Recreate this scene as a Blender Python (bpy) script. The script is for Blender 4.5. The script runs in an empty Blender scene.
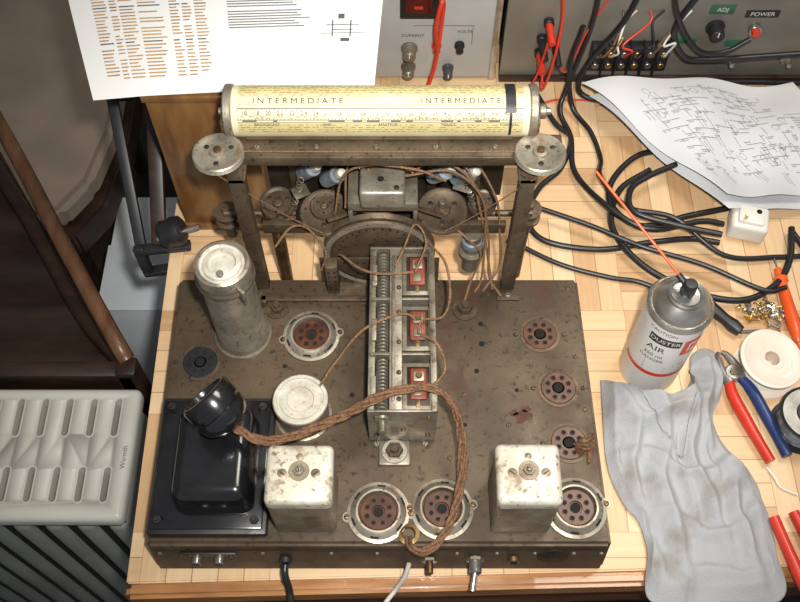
import bpy, bmesh, math, random
from mathutils import Vector, Matrix, Euler, noise
random.seed(7)
T=0.75   # table top height; all heights below are relative to the table top
scn=bpy.context.scene
COL=scn.collection
# ---------------------------------------------------------------- materials
def newmat(name):
    m=bpy.data.materials.new(name); m.use_nodes=True
    nt=m.node_tree; b=nt.nodes['Principled BSDF']
    return m,nt,b
def mat(name,c1,c2=None,rough=.5,metal=0.,scale=30.,bump=0.,detail=6.,lo=.35,hi=.65,stretch=(1,1,1),rough2=None,coat=0.):
    m,nt,b=newmat(name)
    b.inputs['Roughness'].default_value=rough
    b.inputs['Metallic'].default_value=metal
    b.inputs['Coat Weight'].default_value=coat
    if c2 is None: c2=tuple(v*.8 for v in c1)
    g=nt.nodes.new('ShaderNodeNewGeometry')
    mp=nt.nodes.new('ShaderNodeMapping'); mp.inputs['Scale'].default_value=stretch
    nt.links.new(g.outputs['Position'],mp.inputs['Vector'])
    n=nt.nodes.new('ShaderNodeTexNoise'); n.inputs['Scale'].default_value=scale; n.inputs['Detail'].default_value=detail
    nt.links.new(mp.outputs[0],n.inputs['Vector'])
    r=nt.nodes.new('ShaderNodeValToRGB')
    r.color_ramp.elements[0].position=lo; r.color_ramp.elements[1].position=hi
    r.color_ramp.elements[0].color=(*c2,1); r.color_ramp.elements[1].color=(*c1,1)
    nt.links.new(n.outputs['Fac'],r.inputs['Fac'])
    nt.links.new(r.outputs[0],b.inputs['Base Color'])
    if rough2 is not None:
        mr=nt.nodes.new('ShaderNodeMapRange'); mr.inputs['To Min'].default_value=rough2; mr.inputs['To Max'].default_value=rough
        nt.links.new(n.outputs['Fac'],mr.inputs['Value']); nt.links.new(mr.outputs[0],b.inputs['Roughness'])
    if bump:
        bp=nt.nodes.new('ShaderNodeBump'); bp.inputs['Strength'].default_value=bump; bp.inputs['Distance'].default_value=.001
        nt.links.new(n.outputs['Fac'],bp.inputs['Height']); nt.links.new(bp.outputs[0],b.inputs['Normal'])
    return m
def grimy(name,base,dark,spot,rust,rough=.5,metal=.3,s0=9,s1=55,s2=28,spotlo=.60,rustlo=.62,bump=.2):
    """old metal: broad tarnish + fine dark specks + rust / dirt blooms"""
    m,nt,b=newmat(name); L=nt.links
    g=nt.nodes.new('ShaderNodeNewGeometry')
    def nz(s,d,off):
        mp=nt.nodes.new('ShaderNodeMapping'); mp.inputs['Location'].default_value=(off,off*.7,off*.3); L.new(g.outputs['Position'],mp.inputs['Vector'])
        n=nt.nodes.new('ShaderNodeTexNoise'); n.inputs['Scale'].default_value=s; n.inputs['Detail'].default_value=d; n.inputs['Roughness'].default_value=.62
        L.new(mp.outputs[0],n.inputs['Vector']); return n.outputs['Fac']
    def ramp(f,a,b_):
        r=nt.nodes.new('ShaderNodeMapRange'); r.inputs['From Min'].default_value=a; r.inputs['From Max'].default_value=b_; L.new(f,r.inputs['Value']); return r.outputs[0]
    def mix(f,a,c):
        x=nt.nodes.new('ShaderNodeMix'); x.data_type='RGBA'; L.new(f,x.inputs['Factor'])
        for k,v in (('A',a),('B',c)):
            if isinstance(v,tuple): x.inputs[k].default_value=(*v,1)
            else: L.new(v,x.inputs[k])
        return x.outputs['Result']
    f0=nz(s0,9,0); f1=nz(s1*3,5,3.1); f2=nz(s2,7,7.7)
    c=mix(ramp(f0,.36,.62),dark,base)
    c=mix(ramp(f1,spotlo,spotlo+.12),c,spot)
    c=mix(ramp(f2,rustlo,rustlo+.1),c,rust)
    L.new(c,b.inputs['Base Color'])
    rr=nt.nodes.new('ShaderNodeMapRange'); rr.inputs['From Min'].default_value=.3; rr.inputs['From Max'].default_value=.7; rr.inputs['To Min'].default_value=rough-.14; rr.inputs['To Max'].default_value=rough+.18
    L.new(f2,rr.inputs['Value']); L.new(rr.outputs[0],b.inputs['Roughness'])
    mm=nt.nodes.new('ShaderNodeMapRange'); mm.inputs['From Min'].default_value=rustlo; mm.inputs['From Max'].default_value=rustlo+.1; mm.inputs['To Min'].default_value=metal; mm.inputs['To Max'].default_value=metal*.3
    L.new(f2,mm.inputs['Value']); L.new(mm.outputs[0],b.inputs['Metallic'])
    bp=nt.nodes.new('ShaderNodeBump'); bp.inputs['Strength'].default_value=bump; bp.inputs['Distance'].default_value=.0008
    L.new(f1,bp.inputs['Height']); L.new(bp.outputs[0],b.inputs['Normal'])
    return m
def parquet():
    m,nt,b=newmat('parquet_wood'); L=nt.links
    def M(op,a,c=None,c2=None):
        n=nt.nodes.new('ShaderNodeMath'); n.operation=op
        for i,v in enumerate((a,c,c2)):
            if v is None: continue
            if isinstance(v,(int,float)): n.inputs[i].default_value=v
            else: L.new(v,n.inputs[i])
        return n.outputs[0]
    g=nt.nodes.new('ShaderNodeNewGeometry'); s=nt.nodes.new('ShaderNodeSeparateXYZ'); L.new(g.outputs['Position'],s.inputs[0])
    x=M('ADD',s.outputs[0],10.03); y=M('ADD',s.outputs[1],10.02)
    S=.118; st=S/5
    cx=M('FLOOR',M('DIVIDE',x,S)); cy=M('FLOOR',M('DIVIDE',y,S))
    par=M('MODULO',M('ADD',cx,cy),2)
    inv=M('SUBTRACT',1,par)
    u=M('ADD',M('MULTIPLY',x,par),M('MULTIPLY',y,inv))
    us=M('DIVIDE',u,st); uid=M('FLOOR',us); fr=M('FRACT',us)
    cb=nt.nodes.new('ShaderNodeCombineXYZ'); L.new(uid,cb.inputs[0]); L.new(cx,cb.inputs[1]); L.new(cy,cb.inputs[2])
    wn=nt.nodes.new('ShaderNodeTexWhiteNoise'); L.new(cb.outputs[0],wn.inputs['Vector'])
    def grain(sc):
        mp=nt.nodes.new('ShaderNodeMapping'); mp.inputs['Scale'].default_value=sc; L.new(g.outputs['Position'],mp.inputs['Vector'])
        n=nt.nodes.new('ShaderNodeTexNoise'); n.inputs['Scale'].default_value=1; n.inputs['Detail'].default_value=5; L.new(mp.outputs[0],n.inputs['Vector']); return n.outputs['Fac']
    ga=grain((260,14,10)); gb=grain((14,260,10))
    gr=M('ADD',M('MULTIPLY',ga,par),M('MULTIPLY',gb,inv))
    f=M('ADD',M('MULTIPLY',wn.outputs['Value'],.6),M('MULTIPLY',gr,.5))
    r=nt.nodes.new('ShaderNodeValToRGB'); e=r.color_ramp.elements
    e[0].position=.1; e[0].color=(.44,.245,.115,1); e[1].position=.95; e[1].color=(.74,.54,.33,1)
    k=e.new(.5); k.color=(.63,.41,.215,1)
    L.new(f,r.inputs['Fac'])
    edge=M('LESS_THAN',M('ABSOLUTE',M('SUBTRACT',fr,.5)),.48)
    mx=nt.nodes.new('ShaderNodeMix'); mx.data_type='RGBA'
    L.new(edge,mx.inputs['Factor']); mx.inputs['A'].default_value=(.36,.19,.09,1); L.new(r.outputs[0],mx.inputs['B'])
    L.new(mx.outputs['Result'],b.inputs['Base Color']); b.inputs['Roughness'].default_value=.36
    return m
CH=grimy('tarnished_chassis_steel',(.112,.079,.047),(.056,.038,.022),(.030,.019,.012),(.058,.027,.013),rough=.42,metal=.35,s0=7,s1=60,s2=18,spotlo=.56,rustlo=.55)
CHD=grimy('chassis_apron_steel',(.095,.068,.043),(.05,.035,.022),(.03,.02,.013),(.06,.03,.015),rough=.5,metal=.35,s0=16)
FR=grimy('frame_brown_steel',(.140,.100,.062),(.068,.047,.029),(.032,.021,.014),(.08,.038,.018),rough=.45,metal=.5,s0=25,s1=80,s2=40,spotlo=.56)
FRD=mat('dark_brown_steel',(.055,.04,.027),(.025,.018,.012),rough=.5,metal=.5,scale=50,bump=.1)
ZN=grimy('dull_zinc',(.27,.24,.185),(.145,.12,.083),(.07,.052,.035),(.12,.07,.038),rough=.42,metal=.6,s0=40,s1=80,s2=50)
AL=grimy('aged_aluminium',(.38,.345,.28),(.215,.18,.133),(.11,.082,.056),(.155,.105,.062),rough=.42,metal=.6,s0=30,s1=80,s2=45,spotlo=.57,rustlo=.58)
ALW=grimy('white_oxide_aluminium',(.58,.555,.48),(.38,.345,.27),(.19,.145,.095),(.24,.18,.115),rough=.5,metal=.2,s0=45,s1=80,s2=60)
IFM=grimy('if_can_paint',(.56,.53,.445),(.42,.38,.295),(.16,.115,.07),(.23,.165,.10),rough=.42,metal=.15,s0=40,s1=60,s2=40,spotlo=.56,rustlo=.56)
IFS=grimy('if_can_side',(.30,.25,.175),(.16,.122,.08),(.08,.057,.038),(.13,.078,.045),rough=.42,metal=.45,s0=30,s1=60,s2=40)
BR=mat('old_brass',(.26,.16,.07),(.12,.072,.034),rough=.4,metal=.8,scale=80)
BRS=mat('bright_brass',(.72,.50,.2),(.45,.29,.1),rough=.3,metal=.9,scale=80)
BK=mat('brown_bakelite',(.095,.033,.014),(.045,.017,.009),rough=.35,scale=80)
CTC=mat('tarnished_contact',(.10,.05,.025),(.05,.025,.014),rough=.45,metal=.6,scale=90)
RED=mat('red_brown_insulator',(.25,.045,.02),(.11,.024,.014),rough=.45,scale=90)
BLK=mat('gloss_black_paint',(.010,.010,.011),(.006,.006,.007),rough=.2,scale=60,coat=.35)
BLM=mat('matte_black',(.018,.018,.02),(.01,.01,.011),rough=.45,scale=60)
BLF=grimy('black_frame_lamination',(.03,.027,.024),(.014,.013,.012),(.06,.045,.035),(.05,.035,.025),rough=.5,metal=.3,s0=30)
RUB=mat('black_rubber',(.016,.016,.018),(.010,.010,.011),rough=.36,scale=60)
HOLE=mat('hole_black',(.006,.005,.005),(.003,.003,.003),rough=.9)
ROPE=mat('brown_cotton_braid',(.20,.098,.044),(.075,.036,.018),rough=.85,scale=420,bump=.6)
COT=mat('tan_cotton_wire',(.24,.13,.062),(.11,.058,.028),rough=.85,scale=500,bump=.5)
CREAM=mat('cream_dial_celluloid',(.68,.62,.43),(.57,.50,.31),rough=.35,scale=25)
DYEL=mat('dial_yellow_band',(.58,.50,.25),(.50,.42,.2),rough=.35,scale=40)
DGRN=mat('dial_olive_print',(.22,.26,.10),(.17,.2,.08),rough=.4)
DRED=mat('dial_red_print_ink',(.42,.10,.05),(.32,.08,.04),rough=.4)
INK=mat('black_ink',(.02,.02,.02),(.012,.012,.012),rough=.6)
INKG=mat('grey_print_ink',(.11,.11,.12),(.08,.08,.08),rough=.6)
INKO=mat('orange_print_ink',(.52,.29,.09),(.38,.2,.06),rough=.6)
PAP=mat('white_paper',(.80,.80,.79),(.75,.75,.74),rough=.75,scale=8)
PAP2=mat('grey_white_paper',(.64,.65,.66),(.58,.59,.60),rough=.75,scale=8)
GREYP=mat('light_grey_panel',(.44,.44,.42),(.38,.38,.36),rough=.4,scale=15)
DARKP=mat('instrument_side',(.07,.07,.07),(.05,.05,.05),rough=.5)
TAUP=mat('hammered_grey_panel',(.26,.245,.205),(.18,.165,.14),rough=.42,metal=.3,scale=12,bump=.1)
REDP=mat('red_plastic',(.66,.045,.02),(.55,.03,.015),rough=.3,scale=20)
DRW=mat('dark_red_display',(.10,.010,.008),(.06,.008,.006),rough=.15)
ORA=mat('orange_red_probe',(.80,.12,.02),(.7,.08,.015),rough=.3)
BLUE=mat('blue_plastic',(.02,.045,.16),(.012,.03,.10),rough=.35)
LBL=mat('pale_blue_lamp_holder',(.30,.36,.41),(.15,.18,.2),rough=.4,metal=.3,scale=90)
GRNL=mat('green_label',(.03,.13,.07),(.02,.10,.05),rough=.4)
WPL=mat('white_plastic',(.76,.74,.68),(.68,.65,.58),rough=.4,scale=20)
CANL=mat('can_label_white',(.74,.73,.70),(.66,.65,.62),rough=.3,scale=20)
PINK=mat('cream_spool_plastic',(.80,.69,.59),(.72,.58,.48),rough=.4,scale=20)
SOLD=mat('solder_silver',(.62,.62,.62),(.35,.35,.36),rough=.25,metal=.95,scale=300)
STEEL=mat('bright_steel',(.56,.545,.51),(.33,.315,.28),rough=.28,metal=.85,scale=60)
AMB=mat('varnished_amber_wood',(.25,.12,.036),(.12,.05,.016),rough=.32,scale=6,stretch=(14,14,2.2),lo=.3,hi=.7,coat=.25)
DWD=mat('dark_brown_wood',(.042,.019,.011),(.018,.009,.006),rough=.45,scale=5,stretch=(3,12,10))
RWD=mat('reddish_brown_wood',(.20,.09,.045),(.10,.043,.022),rough=.35,scale=5,stretch=(12,3,10),coat=.15)
EDG=mat('varnished_table_edge',(.44,.21,.075),(.28,.115,.036),rough=.3,scale=5,stretch=(3,20,20),coat=.4)
EDG2=mat('table_apron_wood',(.16,.065,.03),(.08,.032,.016),rough=.35,scale=5,stretch=(3,20,20))
SEAT=mat('taupe_seat_vinyl',(.27,.215,.17),(.22,.175,.14),rough=.55,scale=14,bump=.0)
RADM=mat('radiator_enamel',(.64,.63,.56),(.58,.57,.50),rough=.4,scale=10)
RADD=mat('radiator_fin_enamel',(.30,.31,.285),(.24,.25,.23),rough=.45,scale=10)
BLUW=mat('bluish_white_card',(.74,.78,.82),(.66,.7,.74),rough=.6,scale=10)
FLO=mat('dark_floor_boards',(.035,.025,.019),(.015,.011,.008),rough=.5,scale=4,stretch=(8,2,2))
WALL=mat('plaster_wall',(.50,.46,.38),(.46,.42,.35),rough=.8,scale=12)
TAB=parquet()
CLO,nt,b=newmat('grey_jersey_cloth'); b.inputs['Roughness'].default_value=.95; b.inputs['Sheen Weight'].default_value=.1
g=nt.nodes.new('ShaderNodeNewGeometry')
n1=nt.nodes.new('ShaderNodeTexNoise'); n1.inputs['Scale'].default_value=26; n1.inputs['Detail'].default_value=7
n2=nt.nodes.new('ShaderNodeTexNoise'); n2.inputs['Scale'].default_value=700; n2.inputs['Detail'].default_value=3
for n in (n1,n2): nt.links.new(g.outputs['Position'],n.inputs['Vector'])
r=nt.nodes.new('ShaderNodeValToRGB'); r.color_ramp.elements[0].position=.28; r.color_ramp.elements[0].color=(.26,.24,.215,1); r.color_ramp.elements[1].position=.45; r.color_ramp.elements[1].color=(.37,.375,.385,1)
nt.links.new(n1.outputs['Fac'],r.inputs['Fac']); nt.links.new(r.outputs[0],b.inputs['Base Color'])
bp=nt.nodes.new('ShaderNodeBump'); bp.inputs['Strength'].default_value=.6; bp.inputs['Distance'].default_value=.0012
nt.links.new(n2.outputs['Fac'],bp.inputs['Height']); nt.links.new(bp.outputs[0],b.inputs['Normal'])
# ---------------------------------------------------------------- geometry helpers
def group(name,loc):
    e=bpy.data.objects.new(name,None); e.empty_display_size=.02; e.location=(loc[0],loc[1],loc[2]+T); COL.objects.link(e); return e
def mk(name,vs,fs,m,parent=None,smooth=True,ang=35):
    me=bpy.data.meshes.new(name)
    n=len(vs); c=[sum(v[i] for v in vs)/n for i in range(3)]
    me.from_pydata([(v[0]-c[0],v[1]-c[1],v[2]-c[2]) for v in vs],[],fs)
    me.update()
    bm=bmesh.new(); bm.from_mesh(me); bmesh.ops.recalc_face_normals(bm,faces=bm.faces); bm.to_mesh(me); bm.free()
    if smooth:
        me.shade_smooth(); me.set_sharp_from_angle(angle=math.radians(ang))
    me.materials.append(m)
    o=bpy.data.objects.new(name,me); COL.objects.link(o)
    w=Vector((c[0],c[1],c[2]+T))
    if parent is not None:
        o.parent=parent; o.location=w-parent.location
    else: o.location=w
    return o
def bmout(bm):
    bm.verts.ensure_lookup_table()
    vs=[tuple(v.co) for v in bm.verts]; fs=[tuple(v.index for v in f.verts) for f in bm.faces]; bm.free(); return vs,fs
def boxg(x0,x1,y0,y1,z0,z1,bev=0,rotz=0,seg=2,tx=0,ty=0):
    bm=bmesh.new(); bmesh.ops.create_cube(bm,size=1)
    for v in bm.verts:
        k=.5-v.co.z
        v.co=Vector((v.co.x*((x1-x0)+2*tx*k),v.co.y*((y1-y0)+2*ty*k),v.co.z*(z1-z0)))
    if bev>0: bmesh.ops.bevel(bm,geom=bm.edges[:],offset=bev,segments=seg,affect='EDGES',profile=.5)
    R_=Matrix.Rotation(rotz,4,'Z'); bmesh.ops.transform(bm,matrix=Matrix.Translation(((x0+x1)/2,(y0+y1)/2,(z0+z1)/2))@R_,verts=bm.verts)
    return bmout(bm)
def box(name,parent,m,x0,x1,y0,y1,z0,z1,bev=.0008,rotz=0,seg=2,tx=0,ty=0):
    vs,fs=boxg(x0,x1,y0,y1,z0,z1,bev,rotz,seg,tx,ty); return mk(name,vs,fs,m,parent)
def obox(name,parent,m,c,size,rot,bev=.0006):
    vs,fs=boxg(-size[0]/2,size[0]/2,-size[1]/2,size[1]/2,-size[2]/2,size[2]/2,bev)
    Rm=Euler(rot).to_matrix(); vs=[tuple(Rm@Vector(v)+Vector(c)) for v in vs]; return mk(name,vs,fs,m,parent)
def latheg(prof,loc,axis=(0,0,1),seg=40):
    q=Vector((0,0,1)).rotation_difference(Vector(axis).normalized()); L=Vector(loc)
    vs=[];fs=[];rings=[]
    for r,z in prof:
        if r<1e-6: vs.append(tuple(q@Vector((0,0,z))+L)); rings.append([len(vs)-1])
        else:
            ids=[]
            for i in range(seg):
                a=2*math.pi*i/seg; vs.append(tuple(q@Vector((r*math.cos(a),r*math.sin(a),z))+L)); ids.append(len(vs)-1)
            rings.append(ids)
    for A,B in zip(rings,rings[1:]):
        for i in range(seg):
            j=(i+1)%seg
            if len(A)==1 and len(B)==1: continue
            if len(A)==1: fs.append((A[0],B[i],B[j]))
            elif len(B)==1: fs.append((A[i],A[j],B[0]))
            else: fs.append((A[i],A[j],B[j],B[i]))
    return vs,fs
def lathe(name,parent,m,prof,loc,axis=(0,0,1),seg=40,ang=35):
    vs,fs=latheg(prof,loc,axis,seg); return mk(name,vs,fs,m,parent,ang=ang)
def cylp(r,h,b=None,r1=None):
    if r1 is None: r1=r
    b=min(r,r1,h)*.12 if b is None else b
    return [(0,0),(r-b,0),(r,b),(r1,h-b),(r1-b,h),(0,h)]
def cyl(name,parent,m,p0,p1,r,r1=None,seg=24,b=None):
    p0=Vector(p0);p1=Vector(p1); d=p1-p0
    return lathe(name,parent,m,cylp(r,d.length,b,r1),p0,d,seg)
def spline(pts,n=10):
    P=[Vector(p) for p in pts]; out=[]
    N=len(P)
    for i in range(N-1):
        p0=P[i-1] if i>0 else P[0]*2-P[1]
        p1=P[i];p2=P[i+1]; p3=P[i+2] if i+2<N else P[-1]*2-P[-2]
        for k in range(n):
            t=k/n
            out.append(.5*((2*p1)+(-p0+p2)*t+(2*p0-5*p1+4*p2-p3)*t*t+(-p0+3*p1-3*p2+p3)*t**3))
    out.append(P[-1]); return out
def sweep(path,r,seg=8):
    vs=[];fs=[]; N=len(path)
    t=(path[1]-path[0]).normalized(); up=Vector((0,0,1)) if abs(t.z)<.9 else Vector((1,0,0))
    nrm=t.cross(up).normalized()
    for i,p in enumerate(path):
        t=(path[min(i+1,N-1)]-path[max(i-1,0)]).normalized()
        nrm=(nrm-t*nrm.dot(t)).normalized(); bn=t.cross(nrm)
        rr=r(i/(N-1)) if callable(r) else r
        for k in range(seg):
            a=2*math.pi*k/seg; vs.append(tuple(p+nrm*math.cos(a)*rr+bn*math.sin(a)*rr))
    for i in range(N-1):
        for k in range(seg):
            j=(k+1)%seg; fs.append((i*seg+k,i*seg+j,(i+1)*seg+j,(i+1)*seg+k))
    fs.append(tuple(range(seg))); fs.append(tuple((N-1)*seg+k for k in range(seg)))
    return vs,fs
def tube(name,parent,m,pts,r,n=10,seg=8):
    vs,fs=sweep(spline(pts,n),r,seg); return mk(name,vs,fs,m,parent,ang=60)
def join(parts):
    V=[];F=[]
    for vs,fs in parts:
        o=len(V); V+=vs; F+=[tuple(i+o for i in f) for f in fs]
    return V,F
def twisted(name,parent,m,pts,R_,r,pitch,ns=3,n=40):
    path=spline(pts,n); N=len(path); L=0; S=[0]
    for a,b_ in zip(path,path[1:]): L+=(b_-a).length; S.append(L)
    parts=[]
    t=(path[1]-path[0]).normalized(); nrm=t.cross(Vector((0,0,1))).normalized(); fr=[]
    for i,p in enumerate(path):
        t=(path[min(i+1,N-1)]-path[max(i-1,0)]).normalized(); nrm=(nrm-t*nrm.dot(t)).normalized(); fr.append((nrm.copy(),t.cross(nrm)))
    for s in range(ns):
        q=[]
        for i,p in enumerate(path):
            a=2*math.pi*(S[i]/pitch+s/ns)+.8*math.sin(S[i]*60); q.append(p+fr[i][0]*math.cos(a)*R_+fr[i][1]*math.sin(a)*R_)
        parts.append(sweep(q,r,6))
    vs,fs=join(parts); return mk(name,vs,fs,m,parent,ang=80)
def textmesh(s,size):
    cu=bpy.data.curves.new('tmp','FONT'); cu.body=s; cu.size=size; cu.align_x='CENTER'; cu.align_y='CENTER'
    o=bpy.data.objects.new('tmp',cu); COL.objects.link(o)
    dg=bpy.context.evaluated_depsgraph_get(); dg.update()
    me=bpy.data.meshes.new_from_object(o.evaluated_get(dg))
    vs=[tuple(v.co) for v in me.vertices]; fs=[tuple(p.vertices) for p in me.polygons]
    bpy.data.objects.remove(o); bpy.data.curves.remove(cu); bpy.data.meshes.remove(me)
    return vs,fs
def text(name,parent,m,s,size,f):
    vs,fs=textmesh(s,size)
    if not vs: return
    return mk(name,[tuple(f(v[0],v[1])) for v in vs],fs,m,parent,smooth=False)
def quads(name,parent,m,Q,f):
    vs=[];fs=[]
    for (u0,v0,u1,v1) in Q:
        o=len(vs); vs+=[tuple(f(u0,v0)),tuple(f(u1,v0)),tuple(f(u1,v1)),tuple(f(u0,v1))]; fs.append((o,o+1,o+2,o+3))
    return mk(name,vs,fs,m,parent,smooth=False)
def prism(name,parent,m,poly,z0,z1,bev=.001):
    bm=bmesh.new(); vb=[bm.verts.new((x,y,z0)) for x,y in poly]; f=bm.faces.new(vb)
    r=bmesh.ops.extrude_face_region(bm,geom=[f])
    for v in r['geom']:
        if isinstance(v,bmesh.types.BMVert): v.co.z=z1
    if bev: bmesh.ops.bevel(bm,geom=bm.edges[:],offset=bev,segments=2,affect='EDGES')
    vs,fs=bmout(bm); return mk(name,vs,fs,m,parent)
# ---------------------------------------------------------------- room
box('floor',None,FLO,-1.6,1.6,-1.0,2.0,-.80,-.75,bev=0)
box('wall_back',None,WALL,-1.6,1.6,2.0,2.06,-.80,1.8,bev=0)
box('wall_left',None,WALL,-1.66,-1.6,-1.0,2.06,-.80,1.8,bev=0)
box('baseboard_back',None,DWD,-1.6,1.6,1.985,2.0,-.75,-.66,bev=.002)
# ---------------------------------------------------------------- table
tb=group('work_table',(.3,.7,-.75))
prism('table_top',tb,TAB,[(-.2475,.199),(1.0,.231),(1.0,1.28),(-.262,1.28)],-.028,0,.0015)
prism('front_edge_moulding',tb,EDG,[(-.2475,.186),(1.0,.218),(1.0,.231),(-.2475,.199)],-.03,-.001,.004)
prism('front_apron',tb,EDG2,[(-.20,.199),(1.0,.230),(1.0,.250),(-.20,.219)],-.12,-.028,.001)
prism('side_apron',tb,EDG2,[(-.205,.22),(-.185,.22),(-.195,1.26),(-.215,1.26)],-.10,-.028,.001)
for i,(x,y) in enumerate([(-.175,.25),(.94,.28),(.94,1.22),(-.18,1.22)]): box('leg_%d'%(i+1),tb,EDG2,x-.022,x+.022,y-.022,y+.022,-.75,-.028,bev=.002)
# ---------------------------------------------------------------- radio
C=.055
R=group('vintage_radio_receiver',(-.018,.35,0))
bm=bmesh.new()
top=[(-.2195,.219),(.183,.219),(.1785,.488),(-.2225,.488)]; bot=[(-.2205,.2115),(.184,.2115),(.1785,.488),(-.2225,.488)]
vt=[bm.verts.new((x,y,C)) for x,y in top]; vb=[bm.verts.new((x,y,0)) for x,y in bot]
bm.faces.new(vt); bm.faces.new(vb)
for i in range(4): bm.faces.new((vt[i],vt[(i+1)%4],vb[(i+1)%4],vb[i]))
bmesh.ops.bevel(bm,geom=bm.edges[:],offset=.003,segments=3,affect='EDGES')
mk('chassis_pan',*bmout(bm),CH,R)
def ap(x,h,off=0.0): return (x,.2115+.0075*h/C-off,h)
quads('apron_facing',R,CHD,[(-.216,.004,.180,.044)],lambda u,v:ap(u,v,.0005))  # thin sheet over the apron face in the apron steel tone
def screw(x,y,h,r=.0035,m=ZN,hh=.0022,nm='screw'):
    lathe(nm,R,m,[(0,0),(r,0),(r,hh*.4),(r*.75,hh*.85),(0,hh)],(x,y,h),seg=16)
    obox(nm+'_slot',R,HOLE,(x,y,h+hh*.9),(r*1.5,r*.25,hh*.25),(0,0,random.uniform(0,3.1)),bev=0)
def hexnut(x,y,h,r=.005,m=ZN,hh=.004):
    lathe('nut',R,m,[(0,0),(r,0),(r,hh*.8),(r*.9,hh),(0,hh)],(x,y,h),seg=6,ang=20)
    lathe('stud',R,m,cylp(r*.5,hh*1.7),(x,y,h),seg=12)
def socket(x,y,ring=True,body=BK,rr=.0165):
    if ring:
        lathe('shield_base',R,AL,[(.0265,0),(.0275,.0006),(.0275,.002),(.0245,.0026),(.0215,.006),(.0195,.0075),(.0178,.0075),(.0176,.001),(.0176,0)],(x,y,C),seg=48)
        for k in range(6):
            a=k*math.pi/3+.4; obox('shield_clip',R,HOLE,(x+.0232*math.cos(a),y+.0232*math.sin(a),C+.0046),(.0016,.007,.001),(0,.5,a),bev=0)
        for s in (-1,1):
            cyl('ear',R,AL,(x+s*.0265,y+s*.004,C),(x+s*.0265,y+s*.004,C+.0015),.005,seg=20); screw(x+s*.0275,y+s*.004,C+.0015,.0026,BR)
    else:
        lathe('socket_flange',R,FR,[(rr+.003,0),(rr+.003,.0008),(rr,.001),(rr,0)],(x,y,C),seg=40)
        for s in (-1,1): screw(x+s*.0235,y,C,.0022,FR)
    h=C+(.003 if ring else .001)
    lathe('socket_wafer',R,body,[(rr,-.002),(rr,h-C),(rr-.0008,h-C+.0008),(.006,h-C+.0008),(.0055,h-C-.001),(0,h-C-.001)],(x,y,C),seg=40)
    parts=[];p2=[]
    for k in range(8):
        a=2*math.pi*(k+.5)/8; c=(x+.0105*math.cos(a),y+.0105*math.sin(a),h+.0008)
        parts.append(latheg([(0,0),(.0021,0),(.0021,.0003),(0,.0003)],c,seg=10)); p2.append(latheg([(.0027,0),(.0027,.0005),(.002,.0005)],c,seg=10))
    parts.append(latheg([(0,0),(.0045,0),(.0045,.0003),(0,.0003)],(x,y,h+.0002),seg=16))
    mk('socket_holes',*join(parts),HOLE,R); mk('socket_contacts',*join(p2),CTC if body is BK else BLM,R)
socket(-.086,.422); socket(-.191,.394,False,BLM,.0165)
socket(.136,.424,False); socket(.149,.367,False); socket(.154,.312,False)
socket(-.019,.247); socket(.037,.250); socket(.154,.251)
# tall tube shield
lathe('tall_tube_shield',R,AL,[(.0275,0),(.0275,.003),(.0255,.005),(.0248,.012),(.0242,.013),(.0242,.017),(.0236,.018),(.0236,.10),(.0246,.104),(.0246,.124),(.0238,.130),(.0215,.1315),(.0205,.129),(.0195,.1285)],(-.152,.424,C),seg=48)
lathe('tall_shield_cap',R,ALW,[(.0198,.1282),(.017,.1272),(.0165,.130),(.0125,.131),(.0115,.128),(0,.1275)],(-.152,.424,C),seg=40)
cyl('shield_cap_terminal',R,ZN,(-.152,.412,C+.128),(-.152,.412,C+.134),.003)
lathe('shield_ring_clip',R,ZN,[(.0252,.108),(.0262,.110),(.0262,.114),(.0252,.116)],(-.152,.424,C),seg=48)
obox('shield_clip_tab',R,ZN,(-.135,.402,C+.112),(.008,.003,.02),(0,0,-.8))
# short round can
lathe('round_coil_can',R,AL,[(.026,0),(.026,.003),(.0238,.004),(.0238,.030),(.0252,.031),(.0255,.035),(.0248,.0368),(.0215,.037),(.0212,.0355),(.019,.0352),(.0186,.0368),(.0125,.0372),(.0118,.036),(0,.036)],(-.089,.339,C),seg=48)
lathe('round_can_top',R,ALW,[(.0240,.0373),(.0213,.0375),(.0209,.0360),(.0188,.0360),(.0186,.0372),(.0124,.0376),(.0116,.0364),(0,.0364)],(-.089,.339,C),seg=48)
# IF transformers
def ifcan(x0,x1,y0,y1):
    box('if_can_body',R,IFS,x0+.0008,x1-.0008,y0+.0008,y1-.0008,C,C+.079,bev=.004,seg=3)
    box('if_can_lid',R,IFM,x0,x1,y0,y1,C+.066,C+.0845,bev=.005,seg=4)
    cx=(x0+x1)/2; cy=(y0+y1)/2; h=C+.0845
    lathe('lid_washer',R,IFS,[(.0085,0),(.0082,.0005),(0,.0005)],(cx,cy+.002,h),seg=24)
    hexnut(cx,cy+.002,h,.005,ZN,.003); screw(cx,cy+.002,h+.004,.0025,ZN)
    for s in (-1,1):
        lathe('trimmer_hole',R,IFS,[(0,.0002),(.0036,.0002),(.004,0)],(cx+s*.0135,cy,h),seg=20)
        obox('trimmer_slot',R,FRD,(cx+s*.0135,cy,h+.0003),(.005,.001,.0003),(0,0,.6*s),bev=0)
    lathe('dimple',R,IFS,[(0,.0003),(.0025,.0003),(.003,0)],(cx,cy+.014,h),seg=14)
ifcan(-.1085,-.054,.2285,.2785); ifcan(.0775,.130,.2285,.2795)
quads('if_can_label',R,FRD,[(-.080,C+.012+.0035*i,-.0655-.002*(i%3),C+.0128+.0035*i) for i in range(11)],lambda u,v:(u,.2287,v))
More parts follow.
